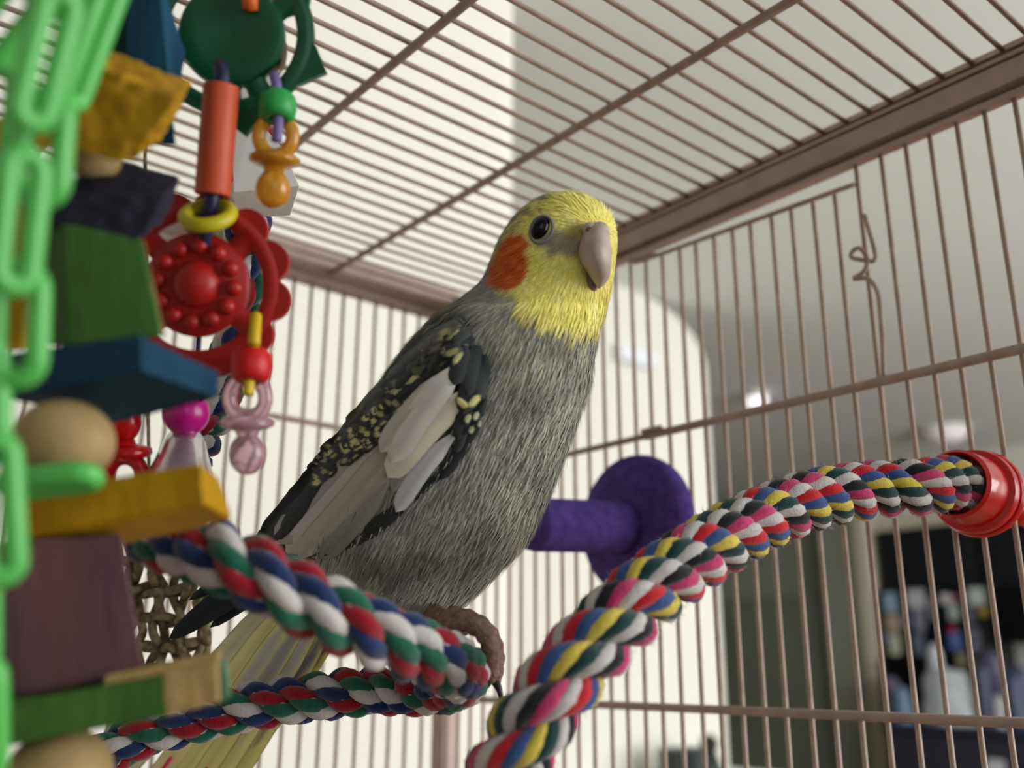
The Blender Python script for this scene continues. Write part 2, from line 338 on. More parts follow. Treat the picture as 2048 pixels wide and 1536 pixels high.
BV, BF = loft(ST)
WST = [(905, 622, 945, 668, 303, 2.5), (850, 655, 972, 735, 303, 5), (800, 715, 978, 800, 303, 6), (735, 775, 962, 858, 307, 6.5), (682, 840, 920, 925, 312, 6.5), (632, 910, 862, 992, 319, 6), (588, 970, 795, 1045, 327, 5), (548, 1020, 725, 1085, 336, 4), (520, 1056, 655, 1112, 344, 3), (500, 1085, 590, 1120, 350, 1.2)]
WV, WF = loft(WST, 40, 50, 2.0, 12)
BT = BVHTree.FromPolygons([Vector(v) for v in BV], BF); WT = BVHTree.FromPolygons([Vector(v) for v in WV], WF)
CAMV = Vector(CAM / 1000)
def zs(x, y, trees):
    d = Vector(ray(x, y)); best = None
    for t in trees:
        h = t.ray_cast(CAMV, d.normalized())
        if h[0] is not None:
            z = (h[0] - CAMV).dot(Vector(CF)) * 1000
            if best is None or z < best: best = z
    return best
def inpoly(x, y, poly):
    x, y = np.asarray(x, float), np.asarray(y, float); c = np.zeros(x.shape, bool); n = len(poly); dm = np.full(x.shape, 1e9)
    for i in range(n):
        (x1, y1), (x2, y2) = poly[i], poly[(i + 1) % n]
        if y1 != y2: c ^= ((y1 > y) != (y2 > y)) & (x < (x2 - x1) * (y - y1) / (y2 - y1) + x1)
        t = np.clip(((x - x1) * (x2 - x1) + (y - y1) * (y2 - y1)) / ((x2 - x1) ** 2 + (y2 - y1) ** 2), 0, 1)
        dm = np.minimum(dm, np.hypot(x - x1 - t * (x2 - x1), y - y1 - t * (y2 - y1)))
    return np.where(c, dm, -dm)                                 # signed distance, + inside
def sst(v, a, b): t = np.clip((v - a) / (b - a), 0, 1); return t * t * (3 - 2 * t)
def mixc(a, b, t): return a * (1 - t[:, None]) + b * t[:, None]
LC = lambda *c: np.array(lin(c))
YEL = [(1260, 440), (1225, 395), (1120, 372), (1050, 405), (1004, 450), (988, 490), (1000, 575), (1050, 618), (1105, 640), (1160, 655), (1200, 668), (1235, 600)]
def nz(x, y, s, o=0): return np.array([noise.noise(Vector((a * s, b * s, o))) for a, b in zip(x, y)])
def birdcol(x, y):
    n1, n2, n3 = nz(x, y, .012), nz(x, y, .045, 3), nz(x, y * .6 + x * .3, .11, 7)
    c = np.tile(LC(150, 149, 139), (len(x), 1))
    c = mixc(c, LC(178, 176, 162), sst(n1 + .5 * n2, -.1, .6) * .75)
    c = mixc(c, LC(92, 94, 88), sst(-n1 + .7 * n2, .05, .6) * .65)
    band = np.exp(-((y - 712 + .12 * (x - 1000)) / 34) ** 2) * sst(n2, 0, .45); c = mixc(c, LC(196, 190, 140), band * .55 * (x > 985))
    mant = inpoly(x, y, [(925, 588), (880, 610), (740, 730), (640, 850), (760, 900), (900, 760), (935, 690), (960, 640)]) + 14 * n3; c = mixc(c, LC(48, 52, 50), sst(mant, -8, 16) * .9); c = mixc(c, LC(170, 166, 118), sst(mant, 2, 14) * sst(nz(x + y * .8, y - x * .8, .05, 9), .22, .4) * .7)
    d = inpoly(x, y, YEL) + 16 * n2 + 8 * n3
    yl = mixc(np.tile(LC(236, 224, 116), (len(x), 1)), LC(246, 240, 162), sst(n2, -.2, .5) * .55)
    yl = mixc(yl, LC(222, 210, 104), sst(n1, 0, .5) * .35)
    back = sst(-(x - 1060) - .4 * (y - 440), -30, 70); yl = mixc(yl, LC(176, 172, 116), back * .45)
    c = mixc(c, yl, sst(d, -12, 16))
    crest = inpoly(x, y, [(1100, 378), (1120, 400), (1050, 440), (1010, 500), (990, 520), (985, 480), (1030, 420)]) + 22 * n3
    c = mixc(c, LC(120, 120, 96), sst(crest, 4, 18) * .8)
    lor = np.hypot((x - 1125) / 62, (y - 484 - .12 * (x - 1125)) / 30) + .25 * n2; c = mixc(c, LC(128, 122, 112), (1 - sst(lor, .55, 1.15)) * .85)
    lor = np.hypot((x - 1150) / 26, (y - 462) / 24) + .2 * n2; c = mixc(c, LC(150, 134, 74), (1 - sst(lor, .4, 1.2)) * .7)
    ch = inpoly(x, y, [(1022, 466), (1046, 466), (1058, 486), (1064, 520), (1060, 548), (1046, 566), (1022, 578), (1000, 574), (980, 562), (984, 528), (1000, 496)]) + 5 * n3
    c = mixc(c, mixc(np.tile(LC(204, 88, 26), (len(x), 1)), LC(222, 116, 44), sst(n3, -.2, .5)), sst(ch, -4, 5))
    return c
M_plume = mat('plumage', (128, 128, 118), .85, attr='Col', sheen=.25, spec=.15)
bx, by, bz = topx(BV); body = build('body', BV, BF, M_plume, bird, colors=birdcol(bx, by))
# fine plumage: thousands of barbs laid along the feather flow
def plumage():
    Vv = BV; tri = [(f[0], f[1], f[2]) for f in BF] + [(f[0], f[2], f[3]) for f in BF if len(f) == 4]
    tri = np.array(tri); A, B, C = Vv[tri[:, 0]], Vv[tri[:, 1]], Vv[tri[:, 2]]; nr = np.cross(B - A, C - A); ar = np.linalg.norm(nr, axis=1)
    nr = nr / (ar[:, None] + 1e-15); cen = (A + B + C) / 3; out = cen - np.array(BV).mean(0)
    tx, ty, _ = topx(cen); wgt = ar * np.where(ty < 680, 5.0, 1.6) * np.where(nr @ -CF > -.35, 1, .25)
    idx = rng.choice(len(tri), 62000, p=wgt / wgt.sum()); u = np.sqrt(rng.random(len(idx))); v = rng.random(len(idx))
    p = A[idx] * (1 - u)[:, None] + B[idx] * (u * (1 - v))[:, None] + C[idx] * (u * v)[:, None]; N = nr[idx]
    if (N * (p - CAM / 1000)).sum() > 0 and True: pass
    # outward normals
    s = spline(ST, 90); cp = np.array([P((a[0] + a[2]) / 2, (a[1] + a[3]) / 2, a[4]) for a in s]); q = p - cp[np.clip(np.argmin(((p[:, None, ::1] - cp[None, ::3]) ** 2).sum(2), 1) * 3, 0, 89)]
    N = N * np.sign((N * q).sum(1))[:, None]
    x, y, z = topx(p); fx = x - 1200; fy = (y - 462) * 1.0; hl = np.hypot(fx, fy) + 1; head = 1 - sst(y, 560, 680)
    dx = head * fx / hl + (1 - head) * (-.42 + .10 * nz(x, y, .01, 5)); dy = head * (fy / hl + .25) + (1 - head) * .9
    d = CR[None] * dx[:, None] - CU[None] * dy[:, None]; d = d - (d * N).sum(1)[:, None] * N + rng.normal(0, .10, p.shape)
    d /= np.linalg.norm(d, axis=1)[:, None] + 1e-9
    L = (np.where(y < 600, rng.uniform(2.2, 4.2, len(x)), rng.uniform(4.5, 9, len(x)))) / 1000; near = np.hypot(x - 1190, y - 500) < 70; L = np.where(near, L * .45, L)
    L = np.where(np.hypot(x - 1083, y - 458) < 42, L * .35, L); L = np.where(np.hypot((x - 1086) / 24, (y - 458) / 30) < 1, .0001, L)
    w = np.where(y < 600, rng.uniform(.07, .14, len(x)), rng.uniform(.12, .30, len(x))) / 1000; sd = np.cross(d, N) * w[:, None]
    lift = rng.uniform(.02, .22, len(x))[:, None] * N
    p = p + N * .00008; m = p + (d + lift * .8) * (L * .55)[:, None]; t = p + (d + lift * .75 - .10 * N) * L[:, None]
    V = np.stack([p - sd, p + sd, m + sd * .8, m - sd * .8, t], 1).reshape(-1, 3); k = np.arange(len(x)) * 5
    c = birdcol(x, y) * rng.uniform(.84, 1.24, len(x))[:, None]
    dark = (rng.random(len(x)) < .05) & (y > 640); c[dark] *= .45
    Fc = np.concatenate([np.stack([k, k + 1, k + 2, k + 3], 1), np.stack([k + 3, k + 2, k + 4, k + 4], 1)])
    Fc = [list(f) for f in Fc[:len(k)]] + [list(f[:3]) for f in Fc[len(k):]]
    build('plumage', V, Fc, M_plume, bird, smooth=False, colors=np.repeat(c, 5, 0), kind='stuff')
plumage()
# eye with pale ring, beak, nostril
ez = zs(1083, 458, [BT]); e0 = P(1083, 459, ez + 1.0); en = (CR * .05 + CU * -.0 - CF); en /= np.linalg.norm(en)
build('eye', *ellipsoid(e0, [CR * .00335 + CF * .0006, CU * .0040 + CR * .0007, CF * .0028]), mat('eye_black', (5, 5, 9), .12, spec=.28), bird)
ring = [P(1083 + 22.5 * math.cos(a) + 4 * math.sin(a) * -1, 459 + 27 * math.sin(a), zs(1083 + 22.5 * math.cos(a) - 4 * math.sin(a), 459 + 27 * math.sin(a), [BT]) - .35) for a in np.linspace(0, 2 * math.pi, 29)[:-1]]
build('eye_ring', *tube(ring, .0005, 8, True), mat('eye_skin', (120, 120, 122), .7), bird)
M_beak = mat('beak_horn', (184, 166, 156), .45, (160, 142, 130), 120, bump=.15, bscale=500, sss=.15)
hz = [(1186, 449, 15, 308.5), (1190, 462, 24, 306.5), (1190, 480, 30, 304.5), (1190, 500, 33, 303.2), (1193, 520, 30.5, 302.6), (1198, 540, 24, 303.0), (1201, 556, 17.5, 304.2), (1201, 568, 10, 305.6), (1199, 577, 3, 307.2)]
s = spline(hz, 28); V, Fc = [], []; k = 24
for i, (x, y, r, z) in enumerate(s):
    for q in range(k):
        a = 2 * math.pi * q / k; ca, sa = math.cos(a), math.sin(a); dep = r * 1.15 * .155
        V.append(P(x + r * ca, y - 3 * ca * (1 - i / 28) * 2, z) + CF * (dep * sa - (1.1 * max(0, -sa) ** 3)) / 1000)
for i in range(len(s) - 1):
    for q in range(k): Fc.append([i * k + q, i * k + (q + 1) % k, (i + 1) * k + (q + 1) % k, (i + 1) * k + q])
Fc += [list(range(k)), [(len(s) - 1) * k + q for q in range(k)][::-1]]
bk = build('upper_beak', V, Fc, M_beak, bird)
lb = spline([(1180, 540, 18, 308), (1182, 556, 16, 307), (1185, 570, 12, 307.5), (1188, 582, 5, 310)], 12)
build('lower_beak', *tube([P(x, y, z + 1.5) for x, y, r, z in lb], [r * .16 / 1000 for r in lb[:, 2]], 16), mat('beak_dark', (120, 96, 88), .5), bird)
cz = 305.0
build('cere', *merge(ellipsoid(P(1180, 460, cz + .6), [CR * .0027, CU * .0026, CF * .0026]), ellipsoid(P(1200, 461, cz + .5), [CR * .0030, CU * .0028, CF * .0028])), mat('cere_skin', (178, 160, 154), .6), bird)
build('nostril', *ellipsoid(P(1178, 459, cz - 2.0), [CR * .0009, CU * .0010, CF * .0005]), mat('nostril_dark', (120, 84, 74), .8), bird)
# feathers
M_fe = mat('feather_vane', (120, 120, 120), .75, attr='Col', spec=.2, sheen=.2)
def feather(parent, b, t, w, off=0.5, c0=(200, 200, 196), c1=None, edge=None, curve=0, trees=None, zb=None, zt=None, n=14, name='feather', rag=0, blunt=.72, tipd=0, mark=None, wide=None):
    b, t = np.array(b, float), np.array(t, float); d = t - b; Ln = np.hypot(*d); pe = np.array([-d[1], d[0]]) / Ln; vs = (-1, -.86, -.45, 0, .45, .86, 1)
    C0, C1, CE_ = LC(*c0), LC(*(c1 or c0)), LC(*(edge or c0)); V, cols_ = [], []; last = None; rows = []
    for i in range(n):
        u = i / (n - 1); c = b + d * u + pe * curve * 4 * u * (1 - u)
        pw = min(1, .35 + (u / .25) * .65) if u < .25 else 1.0
        if u > blunt: pw *= math.sqrt(max(0, 1 - ((u - blunt) / (1 - blunt)) ** 2)) * .97 + .03
        row = []
        for v in vs:
            x, y = c + pe * v * w * pw * (1 + rag * noise.noise(Vector((b[0] + u * 9, v * 3, t[1]))))
            z = None
            if zb is None: z = zs(x, y, trees)
            row.append((x, y, z))
        if zb is not None: zc = zb + (zt - zb) * u; row = [(x, y, zc) for x, y, z in row]
        else:
            ok = [z for _, _, z in row if z is not None]; f = (sum(ok) / len(ok)) if ok else (last if last else 340)
            row = [(x, y, z if z is not None else f) for x, y, z in row]; last = row[3][2]
        rows.append(row)
    Zm = np.array([[q[2] for q in r] for r in rows])
    for _ in range(2):
        Zp = np.pad(Zm, 1, mode='edge'); Zm = (Zp[1:-1, 1:-1] * 2 + Zp[:-2, 1:-1] + Zp[2:, 1:-1] + Zp[1:-1, :-2] + Zp[1:-1, 2:]) / 6
    for i, r in enumerate(rows):
        u = i / (n - 1)
        for j, ((x, y, _), v) in enumerate(zip(r, vs)):
            V.append(P(x, y, Zm[i, j] - off - .5 * (1 - v * v) - .5 * u))
            cc_ = C0 * (1 - u) + C1 * u
            if mark is not None:
                g = 1 - ((u - (mark[0] + mark[1]) / 2) / ((mark[1] - mark[0]) / 2)) ** 2 - (v / mark[2]) ** 2 + .5 * noise.noise(Vector((x * .08, y * .08, 5)))
                g = min(1, max(0, g * 2.2)); cc_ = cc_ * (1 - g) + LC(*mark[3]) * g
            if abs(v) > .9: cc_ = cc_ * .3 + CE_ * .7
            if v == 0: cc_ = cc_ * .86
            cols_.append(cc_ * (1 + .10 * noise.noise(Vector((x * .05, y * .05, 2)))))
    Fc = [[i * 7 + j, i * 7 + j + 1, (i + 1) * 7 + j + 1, (i + 1) * 7 + j] for i in range(n - 1) for j in range(6)]
    V = np.array(V); m = len(V); V = np.vstack([V, V + CF * .00018]); Fc2 = Fc + [[q + m for q in f[::-1]] for f in Fc]
    return build(name, V, Fc2, M_fe, parent, colors=np.vstack([cols_, cols_]))
def wingcol(x, y):
    n2 = nz(x, y, .05, 4); n3 = nz(x, y, .12, 8)
    c = np.tile(LC(44, 50, 50), (len(x), 1)); c = mixc(c, LC(74, 78, 72), sst(n3, .1, .5) * .5)
    return c
wx, wy, _ = topx(WV); wing = build('wing', WV, WF, M_plume, bird, colors=wingcol(wx, wy))
TR = [BT, WT]; DK, DK2, SP, WH, GW = (36, 42, 44), (58, 62, 60), (206, 202, 140), (206, 204, 196), (176, 172, 160)
def fz(*a, **k):
    mid = (np.array(a[0]) + np.array(a[1])) / 2
    if k.pop('chk', True) and (zs(*a[0], [WT, BT]) is None or zs(*mid, [WT, BT]) is None or (zs(*a[1], [WT, BT]) is None and k.get('n') == 9)): return None
    return feather(wing, *a, trees=TR, **k)
# scapulars and back, dark with yellowish streaks
for i in range(46):
    u = random.random(); v = random.uniform(-1, 1)
    bx_, by_ = 950 - 225 * u + v * 16, 630 + 178 * u + v * 20
    L = random.uniform(42, 74); c = random.choice([DK, DK, DK2, (88, 86, 70)])
    mk = (.35, .8, .6, random.choice([SP, (176, 172, 122), (120, 118, 92)])) if random.random() < .5 else None
    fz((bx_, by_), (bx_ - L * .80 + 8 * v, by_ + L * .66), random.uniform(9, 15), off=.6 + .6 * random.random(), c0=c, edge=(70, 72, 66), mark=mk, n=9)
for i in range(26):
    u = i / 25; v = random.uniform(0, 1)
    bx_, by_ = 945 - 215 * u + 10 * v, 668 + 180 * u + 26 * v; L = random.uniform(50, 80)
    fz((bx_, by_), (bx_ - L * .74, by_ + L * .68), random.uniform(11, 16), off=1.0 + .5 * v, c0=DK, edge=(56, 60, 56), n=9, mark=(.3, .75, .5, (150, 146, 100)) if i % 3 == 0 else None)
# long pale secondaries
for b, t, w, c0, c1, of in (((830, 800), (548, 1088), 34, GW, (168, 166, 158), .8), ((812, 838), (572, 1112), 32, (184, 180, 168), (196, 194, 188), 1.0), ((800, 872), (596, 1116), 28, (172, 166, 152), (186, 184, 176), 1.3), ((790, 920), (622, 1116), 26, (178, 172, 160), (170, 168, 160), 1.5), ((772, 965), (640, 1118), 20, (160, 158, 150), (120, 120, 112), 1.7)):
    fz(b, t, w, off=of, c0=c0, c1=c1, edge=(120, 118, 108), curve=-6, n=18, blunt=.8)
# dark edge under the secondaries and along the flank
for b, t, w, of in (((962, 840), (720, 1085), 14, .5), ((940, 880), (690, 1098), 13, .6), ((900, 930), (648, 1112), 12, .7), ((972, 800), (880, 960), 12, .6), ((800, 1010), (610, 1120), 10, .9)):
    fz(b, t, w, off=of, c0=(40, 46, 48), c1=(34, 38, 40), edge=(98, 98, 90), curve=-8, n=16, blunt=.85)
# white coverts
for b, t, w, c0, of in (((905, 872), (792, 1024), 19, (208, 208, 210), 2.2), ((880, 800), (785, 985), 17, (150, 150, 146), 2.0), ((925, 790), (775, 955), 31, (226, 223, 200), 2.6), ((915, 735), (782, 925), 30, (220, 218, 212), 3.0), ((900, 745), (760, 905), 22, (200, 198, 188), 2.8)):
    fz(b, t, w, off=of, c0=c0, c1=tuple(v - 8 for v in c0), edge=tuple(v - 45 for v in c0), curve=8, n=16, blunt=.75)
# shoulder patch, crescent and pale bars
for b, t, w in (((930, 690), (908, 770), 18), ((955, 690), (935, 790), 20), ((970, 710), (955, 800), 17), ((948, 720), (925, 830), 18), ((925, 820), (915, 880), 12), ((935, 840), (912, 905), 10)):
    fz(b, t, w, off=3.0, c0=(36, 42, 46), c1=(50, 54, 54), edge=(58, 62, 60), n=10, chk=False)
for b, t, w, c in (((912, 796), (938, 818), 8, (216, 210, 142)), ((962, 788), (934, 818), 8, (216, 210, 142)), ((940, 828), (930, 848), 7, (190, 188, 150)), ((956, 822), (948, 842), 6, (190, 188, 160)), ((948, 850), (938, 868), 6, (180, 178, 150)), ((962, 838), (956, 856), 5, (180, 178, 160)), ((905, 730), (925, 700), 7, (190, 186, 130)), ((885, 712), (925, 696), 7, (160, 158, 110))):
    fz(b, t, w * 1.15, off=3.7, c0=(64, 68, 62), edge=(48, 54, 54), n=12, mark=(.02, .95, .85, c), chk=False)
# spotted median coverts: dark feathers each with a yellow spot
for i in range(84):
    u = random.random(); v = random.uniform(-1, 1)
    x0, y0 = 826 - 195 * u + v * 22, 796 + 132 * u + v * 22; L = random.uniform(26, 48); a_ = random.uniform(.38, .55)
    fz((x0, y0), (x0 - L * .75 + random.uniform(-7, 7), y0 + L * .68), random.uniform(7, 13), off=1.7 + random.random() * .6, c0=random.choice([DK, DK, DK2]), edge=(60, 62, 54), n=12, mark=(a_, a_ + random.uniform(.28, .5), random.uniform(.4, .95), random.choice([SP, (176, 170, 112), (204, 198, 146), (150, 146, 108)])))
for b, t, w, c in (((722, 775), (694, 822), 10, (150, 146, 134)), ((662, 850), (640, 905), 8, (120, 118, 110)), ((740, 750), (715, 790), 8, (120, 118, 104)), ((640, 905), (622, 950), 8, (172, 168, 140))):
    fz(b, t, w, off=2.0, c0=c, edge=(60, 62, 60), n=9)
# dark primaries at the back edge running to the wing tip
for b, t, w in (((655, 905), (545, 1035), 15), ((640, 930), (520, 1062), 14), ((628, 960), (512, 1075), 12), ((650, 930), (560, 1060), 14), ((625, 985), (540, 1090), 11)):
    fz(b, t, w, off=1.5, c0=DK, c1=(30, 34, 36), edge=(60, 62, 58), curve=-5, n=14, blunt=.5, rag=.15)
for b, t, w, z0, z1 in (((640, 1085), (338, 1278), 27, 343, 349), ((600, 1100), (378, 1200), 15, 345, 350), ((660, 1100), (420, 1255), 18, 345, 351)):
    feather(wing, b, t, w, off=0, zb=z0, zt=z1, c0=(40, 46, 50), c1=(26, 34, 40), edge=(50, 56, 58), curve=8, n=18, blunt=.45)
# tail
for i, (b, t, w, c, e, m) in enumerate((((590, 1150), (205, 1590), 22, (220, 218, 176), (70, 74, 72), None), ((604, 1165), (250, 1640), 21, (232, 228, 160), (104, 102, 60), None), ((618, 1180), (290, 1660), 20, (226, 222, 140), (60, 66, 62), (.05, .62, .7, (200, 200, 190))), ((640, 1190), (320, 1680), 20, (222, 218, 136), (58, 64, 64), (.0, .62, .72, (170, 170, 164))), ((660, 1205), (350, 1690), 20, (226, 222, 142), (58, 62, 60), (.0, .60, .75, (196, 194, 184))), ((680, 1215), (385, 1695), 20, (226, 220, 132), (64, 68, 64), (.0, .58, .6, (120, 122, 118))), ((700, 1225), (405, 1640), 17, (228, 214, 120), (206, 196, 104), (.0, .30, .6, (100, 100, 96))))):
    fe = feather(bird, b, t, w, off=.9 * (3 - abs(i - 3)) * .5, zb=352, zt=425, c0=c, edge=e, n=26, name='tail_feather', mark=m, blunt=.85)
    if i in (1, 3):
        q0 = np.array(b) + (np.array(t) - b) * (.70 if i == 3 else .74); q1 = np.array(b) + (np.array(t) - b) * .95
        build('shaft', *tube([P(*(q0 + (q1 - q0) * u), 352 + 73 * (.72 + .23 * u) - 3) for u in np.linspace(0, 1, 6)], .0008, 6), mat('pink_shaft', (206, 50, 96), .6), fe)
# feet
M_foot = mat('foot_skin', (150, 118, 106), .7, (112, 84, 76), 420, bump=1.0, bscale=1100); M_claw = mat('claw_horn', (38, 32, 32), .4)
def toe(path, r0, r1, claw):
    f = np.array([P(*q) for q in spline(path, 24)]); r = np.linspace(r0, r1, 24) * (1 + .10 * np.sin(np.arange(24) * 1.9))
    t = build('toe', *tube(f, r / 1000, 14), M_foot, foot); c = np.array([P(*q) for q in spline(claw, 14)])
    build('claw', *tube(c, np.linspace(r1 * .62, .12, 14) / 1000, 10), M_claw, t)
foot = build('foot', *tube(np.array([P(*q) for q in spline([(850, 1195, 345), (868, 1226, 330), (892, 1243, 314), (925, 1250, 302)], 12)]), [.0036] * 12, 14), M_foot, bird)
toe([(890, 1238, 304), (930, 1243, 298), (962, 1262, 296), (980, 1290, 296), (984, 1325, 298), (978, 1356, 302)], 3.1, 2.5, [(980, 1352, 301), (972, 1372, 300), (955, 1380, 299), (938, 1377, 300)])
toe([(900, 1230, 314), (940, 1238, 310), (972, 1258, 308), (990, 1290, 308), (994, 1325, 309), (988, 1362, 311)], 3.0, 2.4, [(988, 1358, 310), (999, 1382, 308), (1001, 1408, 308), (988, 1434, 309)])
toe([(880, 1240, 312), (868, 1262, 330), (872, 1300, 340), (880, 1340, 338), (890, 1372, 326)], 2.8, 2.2, [(890, 1370, 326), (905, 1384, 318), (925, 1386, 312)])
foot2 = foot; foot = build('foot', *tube(np.array([P(*q) for q in spline([(800, 1190, 340), (800, 1240, 335), (790, 1270, 330)], 8)]), [.0034] * 8, 12), M_foot, bird)
# ------------------------------------------------------------------ wooden block toy
def wood(name, c, c2, sc=60, st=(1, 1, .18)): return mat('wood_' + name, c, .75, c2, sc, bump=.5, bscale=300, stretch=st, spec=.2)
WY, WG, WB, WP = wood('yellow', (192, 148, 16), (164, 122, 10)), wood('green', (64, 104, 44), (48, 86, 34)), wood('blue', (24, 68, 92), (16, 50, 74)), wood('purple', (96, 66, 78), (124, 86, 84))
WD, WN, WO = wood('violet_black', (44, 40, 58), (30, 34, 42)), wood('natural', (188, 158, 104), (168, 138, 88)), wood('ochre', (172, 130, 22), (136, 100, 12))
toy = thing('block_toy', 'hanging parrot toy of stacked coloured wooden blocks and beads at the cage front', 'bird toy', P(130, 1700, 215))
def gridbox(c8, nn=10, amp=.0004, chew=0, freq=350, seed=0):
    V, Fc = hexa(c8); V = np.array(V); key = {}; out = []; FF = []
    for f in Fc:
        a, b, c, d = (V[i] for i in f); ids = []
        for i in range(nn + 1):
            for j in range(nn + 1):
                u, v = i / nn, j / nn; p = a * (1 - u) * (1 - v) + b * u * (1 - v) + c * u * v + d * (1 - u) * v
                k = tuple(np.round(p, 7))
                if k not in key: key[k] = len(out); out.append(p)
                ids.append(key[k])
        for i in range(nn):
            for j in range(nn): FF.append([ids[i * (nn + 1) + j], ids[(i + 1) * (nn + 1) + j], ids[(i + 1) * (nn + 1) + j + 1], ids[i * (nn + 1) + j + 1]])
    out = np.array(out); cen = out.mean(0); R_ = []
    for p in out:
        q = p.copy(); d = (p - cen)
        q += d / np.linalg.norm(d) * amp * noise.noise(Vector(p * freq) + Vector((seed, 0, 0)))
        R_.append(q)
    return np.array(R_), FF
def block(front, back, zf, zb, m, name='wood_block', amp=.0004, nn=12, seed=0, label=None, par=None):
    zf = zf if hasattr(zf, '__len__') else [zf] * 4; zb = zb if hasattr(zb, '__len__') else [zb] * 4
    c8 = [P(x, y, z) for (x, y), z in zip(front, zf)] + [P(x, y, z) for (x, y), z in zip(back, zb)]
    o = build(name, *gridbox(c8, nn, amp, seed=seed), m, par or toy, angle=38, label=label)
    bevel(o, .0006, 2); o.modifiers['bevel'].angle_limit = math.radians(50); return o
block([(118, 108), (352, 193), (268, 322), (40, 292)], [(140, 66), (380, 165), (335, 262), (120, 230)], 206, 228, WO, amp=.0016, nn=22, label='yellow block with a chewed top')
block([(-70, 300), (38, 232), (20, 330), (-80, 380)], [(-40, 250), (60, 215), (60, 310), (-40, 340)], 205, 222, WY, seed=3)
block([(-90, 400), (62, 408), (44, 700), (-90, 690)], [(-90, 405), (82, 420), (78, 690), (-90, 680)], 232, 246, WY, seed=4)
block([(250, -60), (318, -60), (352, 290), (255, 292)], [(300, -60), (372, 110), (340, 285), (300, 285)], 238, 254, WB, seed=5)
block([(170, -60), (262, -60), (258, 120), (165, 120)], [(180, -60), (270, -60), (262, 110), (170, 110)], 240, 256, wood('dark_teal', (22, 56, 52), (16, 44, 42)), seed=6)
block([(88, 392), (332, 392), (276, 484), (78, 456)], [(195, 312), (362, 352), (330, 440), (150, 430)], 208, 232, WD, amp=.0011, nn=16, seed=7, label='dark violet chewed block')
block([(124, 446), (282, 478), (326, 672), (132, 694)], [(72, 456), (225, 470), (270, 650), (80, 690)], [206, 208, 208, 206], [226, 232, 232, 226], WG, nn=12, seed=8, amp=.0003)
block([(284, 474), (288, 480), (330, 668), (324, 674)], [(276, 474), (284, 476), (320, 660), (318, 668)], 209, 216, WN, name='chewed_edge', nn=10, seed=9, amp=.0008)
block([(278, 668), (440, 744), (434, 796), (282, 742)], [(20, 706), (180, 760), (232, 846), (8, 796)], [196, 208, 208, 196], [212, 232, 232, 212], WB, nn=14, seed=10, label='blue slab hung corner first')
block([(20, 990), (402, 926), (408, 1006), (20, 1078)], [(60, 972), (440, 956), (466, 1040), (240, 1092)], [204, 198, 198, 204], [220, 212, 212, 222], WY, nn=14, seed=11, amp=.0003, label='flat yellow slat')
block([(14, 1080), (244, 1068), (290, 1344), (36, 1396)], [(-8, 1090), (200, 1080), (240, 1330), (0, 1385)], 205, 228, WP, nn=12, seed=12, amp=.0003)
block([(-60, 1150), (16, 1100), (36, 1396), (-60, 1420)], [(-60, 1150), (0, 1110), (10, 1380), (-60, 1400)], 226, 242, WD, nn=8, seed=13)
block([(-60, 1420), (330, 1352), (334, 1432), (-60, 1506)], [(-60, 1400), (330, 1335), (350, 1420), (-60, 1490)], [196, 202, 202, 196], 216, WG, nn=12, seed=14, amp=.0006)
block([(325, 1346), (437, 1322), (440, 1404), (328, 1434)], [(325, 1335), (440, 1316), (445, 1398), (330, 1424)], 202, 216, WN, nn=10, seed=15)
block([(434, 1321), (452, 1323), (460, 1396), (438, 1404)], [(436, 1318), (456, 1320), (462, 1392), (442, 1398)], 203, 215, wood('pale_green', (104, 146, 110), (88, 128, 96)), nn=6, seed=16)
block([(215, 1349), (440, 1306), (440, 1326), (205, 1374)], [(230, 1345), (440, 1300), (440, 1318), (230, 1362)], 203, 214, WN, nn=8, seed=17, name='bare_wood_strip')
def bead(x, y, r, z, m=None, sq=.86, par=None, name='wood_bead'):
    R_ = r * z / F / 1000; pf = [(R_ * .24, R_ * sq * .97)] + [(R_ * math.sin(t), R_ * sq * math.cos(t)) for t in np.linspace(.26, math.pi - .26, 16)] + [(R_ * .24, -R_ * sq * .97)]
    return build(name, *lathe(pf, P(x, y, z), (0, 0, 1), 36), m or WN_, par or toy)
WN_ = mat('bead_wood', (166, 140, 96), .6, (146, 120, 80), 70, bump=.2, bscale=300, spec=.25)
bead(178, 312, 62, 222); bead(128, 884, 97, 205, sq=.88); bead(120, 1545, 100, 208)
cord = [P(140, -900, 215), P(140, -300, 217), P(150, 150, 218), P(140, 500, 219), P(130, 900, 216), P(120, 1300, 216), P(120, 1560, 210), P(120, 1640, 210)]
build('cord', *tube(spline(cord, 40), .0012, 8), MROPE['white'], toy)
bead(-8, 838, 26, 170, mat('yellow_bead', (214, 178, 20), .4), name='plastic_bead')
